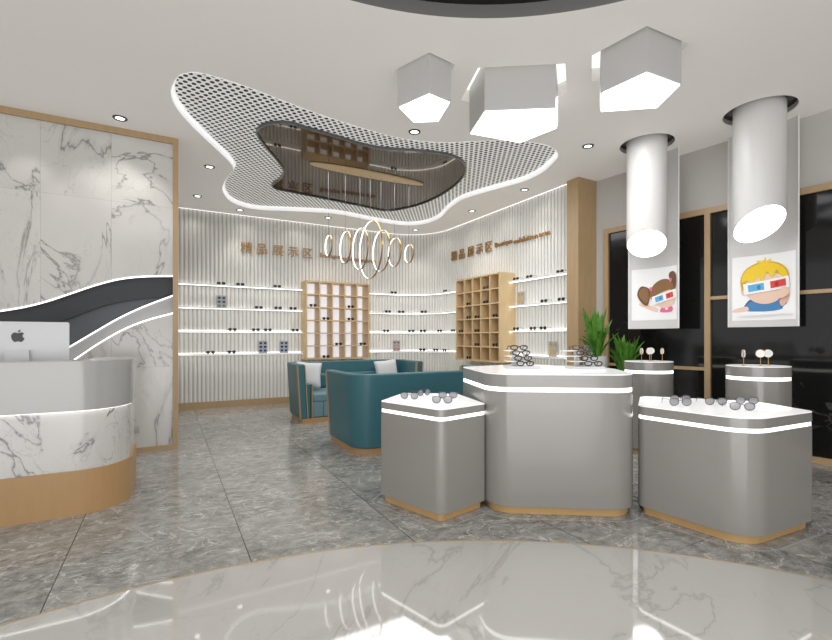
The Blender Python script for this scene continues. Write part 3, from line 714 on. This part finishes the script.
# ================================================================== sofas
def sofa(label, loc, rz, L, D):
    """local: back along y=0, arms run to +y, seat opens to +y"""
    t = thing('sofa', label, 'sofa', loc, rz, 'teal sofas')
    def upath(d, fd, r=.28, seg=10):      # d inset from outer face; open U
        r2 = max(.02, r-d); out = [(d, fd)]
        for k in range(seg+1): a = PI+PI/2*k/seg; out.append((d+r2+r2*math.cos(a), d+r2+r2*math.sin(a)))
        for k in range(seg+1): a = -PI/2+PI/2*k/seg; out.append((L-d-r2+r2*math.cos(a), d+r2+r2*math.sin(a)))
        out.append((L-d, fd)); return out
    def ushell(d0, d1, z0, z1, fd, fl, nm, m):
        P0b = upath(d0+fl, fd); P0t = upath(d0, fd); P1b = upath(d1+fl, fd); P1t = upath(d1, fd); n = len(P0b); b = MB()
        b.add([(*p, z0) for p in P0b]+[(*p, z1) for p in P0t]+[(*p, z0) for p in P1b]+[(*p, z1) for p in P1t],
              [f for i in range(n-1) for f in ((i, i+1, n+i+1, n+i), (2*n+i, 2*n+i+1, 3*n+i+1, 3*n+i), (n+i, n+i+1, 3*n+i+1, 3*n+i), (i, i+1, 2*n+i+1, 2*n+i))]+[(0, n, 3*n, 2*n), (n-1, 2*n-1, 4*n-1, 3*n-1)])
        return b.build(nm, m, t, bevel=.018, smooth=50)
    b = MB(); b.prism(rpoly([(.07, .07), (L-.07, .07), (L-.07, D-.01), (.07, D-.01)], [.24, .24, .02, .02], 10), 0, .07); b.build('plinth', M['deskwood'], t)
    ushell(0, .11, .07, .90, D, .05, 'outer_shell', M['teal'])
    b = MB(); b.box((.25, .12, .45), (L-.25, .24, .70)); b.build('back_pad', M['teal'], t, bevel=.04)
    for sx in (0, 1):
        X = (lambda a: a) if not sx else (lambda a: L-a)
        b = MB(); xs = sorted((X(.125), X(.22))); b.box((xs[0], D-.32, .07), (xs[1], D-.02, .60)); b.build('armrest', M['teal'], t, bevel=.02)
        for a0, zt, fl in ((.004, .885, .05), (.116, .885, .048), (.228, .59, 0)):
            b = MB(); q = .007
            b.add([(X(a0+fl-q), D-.05, .07), (X(a0+fl+q), D-.05, .07), (X(a0+fl+q), D+.004, .07), (X(a0+fl-q), D+.004, .07),
                   (X(a0-q), D-.05, zt), (X(a0+q), D-.05, zt), (X(a0+q), D+.004, zt), (X(a0-q), D+.004, zt)],
                  [(0,3,2,1),(4,5,6,7),(0,1,5,4),(1,2,6,5),(2,3,7,6),(3,0,4,7)]); b.build('trim', M['deskwood'], t, smooth=0)
    b = MB(); b.box((.24, .13, .07), (L-.24, D-.04, .30)); b.build('seat_base', M['tealseat'], t, bevel=.01)
    nb = 10; pw = (L-.48)/nb; b = MB()
    for k in range(nb): b.box((.24+k*pw+.004, D-.06, .08), (.24+(k+1)*pw-.004, D-.02, .31))
    b.build('channelled_front', M['tealseat'], t, bevel=.012)
    b = MB(); b.box((.24, .13, .30), (L-.24, D-.015, .45)); b.build('seat_cushion', M['tealseat'], t, bevel=.04)
    return t
x, y = G(1.76, 4.58); sofa('teal curved sofa seen from behind, nearest the counters', (x, y, 0), GA, 2.17, 1.0)
x, y = G(3.90, 7.76); sofa('teal curved sofa facing the shop, with two white cushions', (x, y, 0), GA+PI, 2.18, .92)
def pillow(label, loc, rot, w=.42):
    b = MB(); n = 14; vs = []
    for sgn in (1, -1):
        for i in range(n+1):
            for j in range(n+1):
                a = i/n*2-1; c = j/n*2-1; e = (1-a**4)*(1-c**4)
                k = 1-.07*(1-abs(a))*(abs(c)**3); k2 = 1-.07*(1-abs(c))*(abs(a)**3)
                vs.append((a*w/2*k2*(1), sgn*.075*max(0, e)**.55, c*w/2*k))
    fs = []
    for s_ in range(2):
        o = s_*(n+1)**2
        for i in range(n):
            for j in range(n): q = o+i*(n+1)+j; fs.append((q, q+1, q+n+2, q+n+1) if s_ else (q, q+n+1, q+n+2, q+1))
    b.add(vs, fs); o = b.build('cushion', M['pillow'], loc=loc, rot=rot, smooth=80, fix=True)
    bm = bmesh.new(); bm.from_mesh(o.data); bmesh.ops.remove_doubles(bm, verts=bm.verts, dist=.0005); bmesh.ops.recalc_face_normals(bm, faces=bm.faces); bm.to_mesh(o.data); bm.free()
    tag(o, label, 'cushion', 'white cushions on the teal sofa'); return o
x, y = G(2.00, 7.26); pillow('white cushion leaning at the left arm of the far teal sofa', (x, y, .70), (math.radians(-12), math.radians(5), GA-.1), .43)
x, y = G(3.47, 7.40); pillow('white cushion leaning on the right back of the far teal sofa', (x, y, .68), (math.radians(-12), math.radians(-5), GA+.1), .46)

# ================================================================== plants
def plant(x, y, potz, r, nleaf, hmin, hmax, label, seed):
    R = random.Random(seed); t = thing('potted_plant', label, 'plant', (x, y, 0))
    b = MB(); b.lathe([(r*.78, 0), (r, potz-.01), (r, potz), (r*.93, potz), (r*.9, potz-.05)], 36); b.build('planter', M['pot'], t, bevel=.003)
    b = MB(); b.lathe([(r*.88, potz-.045), (r*.88, potz-.035)], 24); b.build('soil', M['soil'], t)
    b = MB()
    for i in range(nleaf):
        a = R.uniform(0, 2*PI); h = R.uniform(hmin, hmax)*(.75+.25*R.random()); sp = R.uniform(.02, .17)*(1.25-h/hmax*.55); w = R.uniform(.026, .042)
        bx_, by_ = R.uniform(-.35, .35)*r, R.uniform(-.35, .35)*r; k = 9; vs = []; dr = R.choice([0, 0, .12, .3])
        tx, ty = -math.sin(a+R.uniform(-1, 1)), math.cos(a)
        for j in range(k+1):
            q = j/k; out = sp*q**1.6*1.4; z = potz-.04+h*(q-dr*q**3.5); ww = w*math.sin(PI*min(1, q*.9+.12))**.7*(1 if q < .97 else .15)
            cx_, cy_ = bx_+math.cos(a)*out, by_+math.sin(a)*out
            vs += [(cx_-tx*ww, cy_-ty*ww, z+.006), (cx_, cy_, z-.004), (cx_+tx*ww, cy_+ty*ww, z+.006)]
        b.add(vs, [f for j in range(k) for f in ((3*j, 3*j+1, 3*j+4, 3*j+3), (3*j+1, 3*j+2, 3*j+5, 3*j+4))])
    b.build('foliage', M['leaf'], t, fix=False, smooth=60)
plant(2.385, 6.02, 1.06, .15, 90, .40, .80, 'tall bushy green plant in a pale grey planter by the oak pillar', 3)
plant(2.74, 5.93, .86, .14, 70, .34, .62, 'shorter bushy green plant between the tall plant and the round pedestal', 8)

# ================================================================== ceiling lamps
pos_names = ['small five-sided ceiling lamp, leftmost of the three', 'large five-sided ceiling lamp in the middle of the three', 'five-sided ceiling lamp at the right, nearest the hanging cylinders']
for k, P in enumerate(lamp_poly):
    cx_ = sum(p[0] for p in P)/5; cy_ = sum(p[1] for p in P)/5; Q = [(a-cx_, c-cy_) for a, c in P]
    t = thing('ceiling_lamp', 'white glowing '+pos_names[k], 'ceiling lamp', (cx_, cy_, LZ), 0, 'five-sided ceiling lamps')
    b = MB(); b.prism(Q, .004, CEIL+.12-LZ, bot=True); b.build('housing', M['housing'], t, smooth=0)
    b = MB(); b.prism(inset(Q, .012), -.004, .004); b.build('diffuser', M['lamp'], t, smooth=0)
# hanging cylinders with slanted glowing faces
for k, (c, r, hh) in enumerate(cyl):
    zc = (2.44, 2.475)[k]; gx, gy = ((-.27, -.53), (-.08, -.66))[k]; n = 64
    t = thing('cylinder_lamp', 'white ceiling cylinder lamp with slanted glowing face above the %s banner' % ('girl', 'boy')[k], 'hanging lamp', (*c, zc), 0, 'ceiling cylinder lamps')
    b = MB(); ring = [(r*math.cos(2*PI*i/n), r*math.sin(2*PI*i/n)) for i in range(n)]
    zz = lambda p: gx*p[0]+gy*p[1]
    b.add([(p[0], p[1], zz(p)) for p in ring]+[(p[0], p[1], CEIL+.049-zc) for p in ring]+[(p[0]*.96, p[1]*.96, zz(p)*.96) for p in ring],
          [f for i in range(n) for f in ((i, (i+1) % n, n+(i+1) % n, n+i), (i, (i+1) % n, 2*n+(i+1) % n, 2*n+i))])
    b.build('shade', M['banner'], t, fix=False, smooth=40)
    b = MB(); b.add([(p[0]*.96, p[1]*.96, zz(p)*.96+.002) for p in ring], [tuple(range(n))]); b.build('diffuser', M['lamp'], t, smooth=0)

# ================================================================== banners with the two pictures
def colmat(n, c): return mat(n, c, .5, noise=.02, nscale=8)
def banner(P_l, P_r, zb, zp, zpb, label, shapes):
    """P_l, P_r: plan positions of the left and right edges; shapes drawn in poster units 0..1"""
    a = Vector(P_l); c = Vector(P_r); W = (c-a).length; d = (c-a)/W; nrm = Vector((d.y, -d.x)); mid = (a+c)/2
    if nrm.dot(-mid) < 0: nrm = -nrm
    SAG = .07
    t = thing('hanging_banner', label, 'banner', (mid.x, mid.y, zb), math.atan2(d.y, d.x), 'hanging banners')
    def P(q, z, e):      # q in 0..1 across, curved; -y local is the room side
        x = (q-.5)*W; return (x, (1-(2*q-1)**2)*SAG-e, z-zb)
    n = 24; b = MB()
    for e in (0, -.006):
        b.add([P(i/n, zb, e) for i in range(n+1)]+[P(i/n, CEIL+.04, e) for i in range(n+1)], [(i, i+1, n+2+i, n+1+i) for i in range(n)])
    b.add([P(0, zb, 0), P(0, CEIL+.04, 0), P(0, CEIL+.04, -.006), P(0, zb, -.006)], [(0, 1, 2, 3)]); b.add([P(1, zb, 0), P(1, CEIL+.04, 0), P(1, CEIL+.04, -.006), P(1, zb, -.006)], [(0, 1, 2, 3)])
    b.build('sheet', M['banner'], t, smooth=60)
    for q0 in (0, 1):
        b = MB(); b.tube([P(q0, zb, .004), P(q0, CEIL+.04, .004)], .009, 8); b.build('edge_rod', M['white'], t)
    q0, q1 = .05, .96
    b = MB(); b.add([P(q0+(q1-q0)*i/n, zpb, .003) for i in range(n+1)]+[P(q0+(q1-q0)*i/n, zp, .003) for i in range(n+1)], [(i, i+1, n+2+i, n+1+i) for i in range(n)])
    po = b.build('poster', M['paper'], t, smooth=60)
    mats = []; b = MB()
    for li, (col, pts) in enumerate(shapes):
        if col not in mats: mats.append(col)
        tri = tessellate_polygon([[Vector((p[0], p[1], 0)) for p in pts]])
        bm = bmesh.new(); vs = [bm.verts.new((p[0], p[1], 0)) for p in pts]
        for f in tri:
            try: bm.faces.new([vs[i] for i in f])
            except ValueError: pass
        bmesh.ops.subdivide_edges(bm, edges=bm.edges, cuts=8, use_grid_fill=True)
        bm.verts.index_update(); b.mi = mats.index(col)
        b.add([P(q0+(q1-q0)*v.co.x, zpb+(zp-zpb)*v.co.y, .0045+.0013*li) for v in bm.verts], [[v.index for v in f.verts] for f in bm.faces]); bm.free()
    b.build('printed_picture', [colmat('ink_%d_%d_%d' % m_, m_) for m_ in mats], po, smooth=0, fix=False)
def ell(cx, cy, rx, ry_, n=28, a0=0, a1=2*PI, rot=0):
    out = []
    for i in range(n):
        a = a0+(a1-a0)*i/n; x, y = rx*math.cos(a), ry_*math.sin(a); out.append((cx+x*math.cos(rot)-y*math.sin(rot), cy+x*math.sin(rot)+y*math.cos(rot)))
    return out
def quad(cx, cy, w, h, rot): return [(cx+x*math.cos(rot)-y*math.sin(rot), cy+x*math.sin(rot)+y*math.cos(rot)) for x, y in ((-w/2, -h/2), (w/2, -h/2), (w/2, h/2), (-w/2, h/2))]
def sm(p): return smooth_closed(p, 4)
skin = (240, 206, 186); skin2 = (228, 184, 162); yel1 = (244, 206, 44); yel2 = (216, 170, 24); bl = (74, 134, 186); bl2 = (48, 100, 152); wh = (250, 250, 250); cy_ = (100, 176, 222); cy2 = (60, 130, 190); rd = (222, 76, 72); rd2 = (176, 44, 44); br = (142, 104, 66); br2 = (110, 76, 46); pk = (232, 110, 150)
boy = [
 (bl2, sm([(.20,.15),(.24,.30),(.36,.33),(.5,.30),(.72,.33),(.86,.26),(.80,.20),(.72,.15)])),
 (bl, sm([(.21,.15),(.25,.27),(.38,.32),(.56,.33),(.72,.31),(.74,.15)])),
 (skin, sm([(.02,.13),(.04,.18),(.22,.22),(.24,.15)])),
 (skin2, sm([(.78,.20),(.86,.26),(.90,.36),(.84,.52),(.76,.50),(.80,.38),(.74,.28)])),
 (skin, ell(.52,.48,.315,.235,36)), (skin, ell(.185,.46,.05,.07)), (skin, ell(.86,.50,.05,.07)),
 (yel2, sm([(.16,.46),(.13,.60),(.17,.74),(.28,.84),(.45,.89),(.62,.88),(.78,.82),(.88,.70),(.90,.54),(.84,.50),(.80,.62),(.68,.70),(.5,.70),(.30,.66),(.20,.56)])),
 (yel1, sm([(.15,.60),(.18,.73),(.29,.82),(.45,.87),(.62,.86),(.77,.80),(.87,.68),(.86,.60),(.76,.66),(.70,.75),(.62,.64),(.54,.74),(.46,.58),(.40,.68),(.32,.56),(.24,.62)])),
 (yel1, sm([(.44,.86),(.38,.92),(.48,.90),(.52,.96),(.54,.90),(.62,.93),(.56,.86)])),
 (wh, quad(.54,.52,.72,.17,.10)), (cy_, quad(.375,.505,.25,.105,.10)), (rd, quad(.725,.54,.25,.105,.10)), (cy2, ell(.42,.505,.03,.035)), (rd2, ell(.70,.535,.03,.035)),
 (skin, sm([(.76,.32),(.88,.36),(.90,.44),(.83,.49),(.76,.46),(.72,.38)])),
 (wh, quad(.5,.10,.86,.04,.02))]
girl = [
 (skin, sm([(.16,.30),(.22,.36),(.34,.30),(.52,.24),(.50,.19),(.34,.22)])), (skin, sm([(.30,.24),(.55,.22),(.66,.26),(.66,.16),(.50,.16)])),
 (wh, sm([(.58,.15),(.62,.26),(.74,.28),(.90,.28),(.92,.14)])), (pk, sm([(.62,.15),(.66,.24),(.88,.25),(.88,.15)])), (wh, ell(.76,.215,.035,.03)),
 (skin, ell(.73,.41,.24,.19,32)),
 (br2, sm([(.36,.62),(.20,.66),(.12,.52),(.18,.38),(.32,.28),(.38,.40),(.40,.52)])), (br, sm([(.34,.60),(.22,.63),(.15,.52),(.21,.41),(.31,.33),(.36,.42)])),
 (br2, sm([(.84,.74),(.82,.86),(.92,.90),(.99,.80),(.98,.60),(.92,.52)])),
 (br, sm([(.42,.40),(.40,.56),(.50,.70),(.68,.77),(.84,.74),(.93,.62),(.95,.48),(.86,.56),(.70,.54),(.54,.48)])),
 (pk, ell(.41,.60,.03,.04)), (pk, ell(.86,.74,.03,.04)),
 (wh, quad(.72,.43,.56,.16,.22)), (cy_, quad(.60,.405,.18,.10,.22)), (rd, quad(.84,.455,.17,.10,.22)), (cy2, ell(.63,.41,.022,.03)), (rd2, ell(.82,.455,.022,.03))]
banner((2.83, 6.02), (3.225, 5.56), 1.42, 2.20, 1.53, 'curved grey banner picturing a girl with brown pigtails in red-blue glasses', girl)
banner((3.665, 5.31), (4.03, 4.77), 1.425, 2.235, 1.50, 'curved grey banner picturing a yellow-haired boy in red-blue glasses', boy)

# ================================================================== downlights
dl = [(120,118,'above the marble wall'),(209.5,166.7,'beside the left rim of the ceiling cloud, nearer the camera'),(197.5,196,'above the left end of the fluted wall'),(240,210,'under the left tip of the ceiling cloud'),
      (328,217.5,'above the white-backed bookcase'),(414.5,131.7,'below the small five-sided lamp'),(588,146,'left of the first hanging cylinder'),(524.5,189.7,'above the oak end pillar'),(472,211,'above the all-oak bookcase'),(415.5,230,'at the rounded wall corner')]
ring0 = None
for i, (px, py, w) in enumerate(dl):
    p = ceil_pt(px, py); lb = 'round black-rimmed ceiling downlight '+w
    if ring0 is None:
        ring0 = thing('downlight', lb, 'downlight', (*p, CEIL), 0, 'ceiling downlights')
        b = MB(); b.lathe([(.042, -.002), (.045, -.008), (.066, -.008), (.070, 0)], 32, caps=False); b.build('rim', M['black'], ring0)
        b = MB(); b.lathe([(.0435, -.0035), (.0435, -.002)], 28); b.build('lamp_lens', M['down'], ring0)
    else: dup(ring0, (*p, CEIL), (0, 0, 0), lb)

# ================================================================== ring chandelier
x, y = -.67, 6.63
ch = thing('ring_chandelier', 'row of seven gold light rings hung on wires from an oval oak plate', 'chandelier', (x, y, ZM), GA)
b = MB(); b.prism([(.89*math.cos(2*PI*i/64), .115*math.sin(2*PI*i/64)) for i in range(64)], -.02, 0); b.build('ceiling_plate', M['oak'], ch)
zc = 2.59
for tt, R in ((-.63,.155),(-.383,.235),(-.16,.31),(0,.43),(.172,.315),(.395,.225),(.64,.15)):
    R -= .004; n = 72; zl = zc-ZM; b = MB(); w = .009
    for i in range(n):
        a = 2*PI*i/n; a2 = 2*PI*(i+1)/n
        def q(rr, ang, xx): return (xx, rr*math.cos(ang), rr*math.sin(ang))
        ro, ri = R, R-.010
        b.add([q(ro, a, -w), q(ro, a2, -w), q(ro, a2, w), q(ro, a, w), q(ri, a, -w), q(ri, a2, -w), q(ri, a2, w), q(ri, a, w)], [(0, 1, 2, 3), (0, 4, 5, 1), (3, 2, 6, 7)])
    rg = b.build('ring', M['gold'], ch, loc=(tt, 0, zl), fix=False, smooth=40)
    b = MB(); b.lathe([(R-.0095, -w*.95), (R-.012, -w*.7), (R-.012, w*.7), (R-.0095, w*.95)], n, caps=False); b.xform(Matrix.Rotation(PI/2, 4, 'Y')); b.build('light_strip', M['ringlight'], rg, fix=False)
    b = MB(); b.tube([(tt, 0, -.03), (tt, 0, zl+R)], .0022, 5); b.build('wire', M['steel'], ch)

# ================================================================== light
w = bpy.data.worlds.new('World'); bpy.context.scene.world = w; w.use_nodes = True
w.node_tree.nodes['Background'].inputs[0].default_value = lin((250, 250, 252)); w.node_tree.nodes['Background'].inputs[1].default_value = 1.18
def spot(x, y, z, e, ang=100, blend=.8, tilt=None, col=(255, 250, 242), rad=.04):
    l = bpy.data.lights.new('downlight_beam', 'SPOT'); l.energy = e; l.spot_size = math.radians(ang); l.spot_blend = blend; l.shadow_soft_size = rad; l.color = lin(col)[:3]
    o = bpy.data.objects.new('downlight_beam', l); C.objects.link(o); o.location = (x, y, z)
    if tilt: o.rotation_euler = (Vector(tilt)-Vector((x, y, z))).to_track_quat('-Z', 'Y').to_euler()
def area(x, y, z, sx, sy, e, tgt=None, rz=0):  # unseen area lamps added to brighten the room, no fixtures
    l = bpy.data.lights.new('added_fill_light', 'AREA'); l.shape = 'RECTANGLE'; l.size = sx; l.size_y = sy; l.energy = e
    o = bpy.data.objects.new('added_fill_light', l); C.objects.link(o); o.location = (x, y, z)
    o.rotation_euler = (Vector(tgt)-Vector((x, y, z))).to_track_quat('-Z', 'Y').to_euler() if tgt else (0, 0, rz)
for i, (px, py, _) in enumerate(dl): spot(*ceil_pt(px, py), CEIL-.02, 22, 90)
for u in (-1.9, -1.25, -.75, -.2):           # wall washers on the marble
    x, y = G(u, VM-.35); tx, ty = G(u, VM); spot(x, y, CEIL-.03, 9, 60, .6, (tx, ty, 1.9))
for s in (s_of_u(.4), s_of_u(1.3), s_of_u(2.3), s_of_u(3.3), s_of_u(4.3), s_of_v(8.4), s_of_v(7.3), s_of_v(6.3), s_of_v(5.4)):
    x, y = G(*wall_path(s, .35)); tx, ty = G(*wall_path(s, 0)); spot(x, y, CEIL-.03, 3, 130, 1.0, (tx, ty, 2.0))
x, y = G(2.8, 6.3); area(x, y, CEIL-.04, 2.5, 1.6, 60, rz=GA)
area(.5, .9, CEIL+.06, 3.2, 3.2, 90)
area(.3, -2.2, .5, 5, 2.5, 160, tgt=(.3, 1.5, 4.5))  # added uplight behind the camera, brightens the ceiling
area(1.9, 4.75, CEIL-.03, 1.2, .8, 24)

# ================================================================== camera
cam = bpy.data.cameras.new('camera'); co = bpy.data.objects.new('camera', cam); C.objects.link(co)
co.location = (0, 0, EYE); co.rotation_euler = (PI/2, 0, 0)
cam.sensor_fit = 'HORIZONTAL'; cam.sensor_width = 36; cam.lens = 36*F/832; cam.shift_y = (HZ-320)/832; cam.clip_start = .05
bpy.context.scene.camera = co
bpy.context.scene.view_settings.view_transform = 'Standard'
bpy.context.scene.view_settings.exposure = 0
bpy.context.scene.cycles.max_bounces = 8
bpy.context.scene.cycles.use_denoising = True
bpy.context.scene.cycles.sample_clamp_indirect = 4
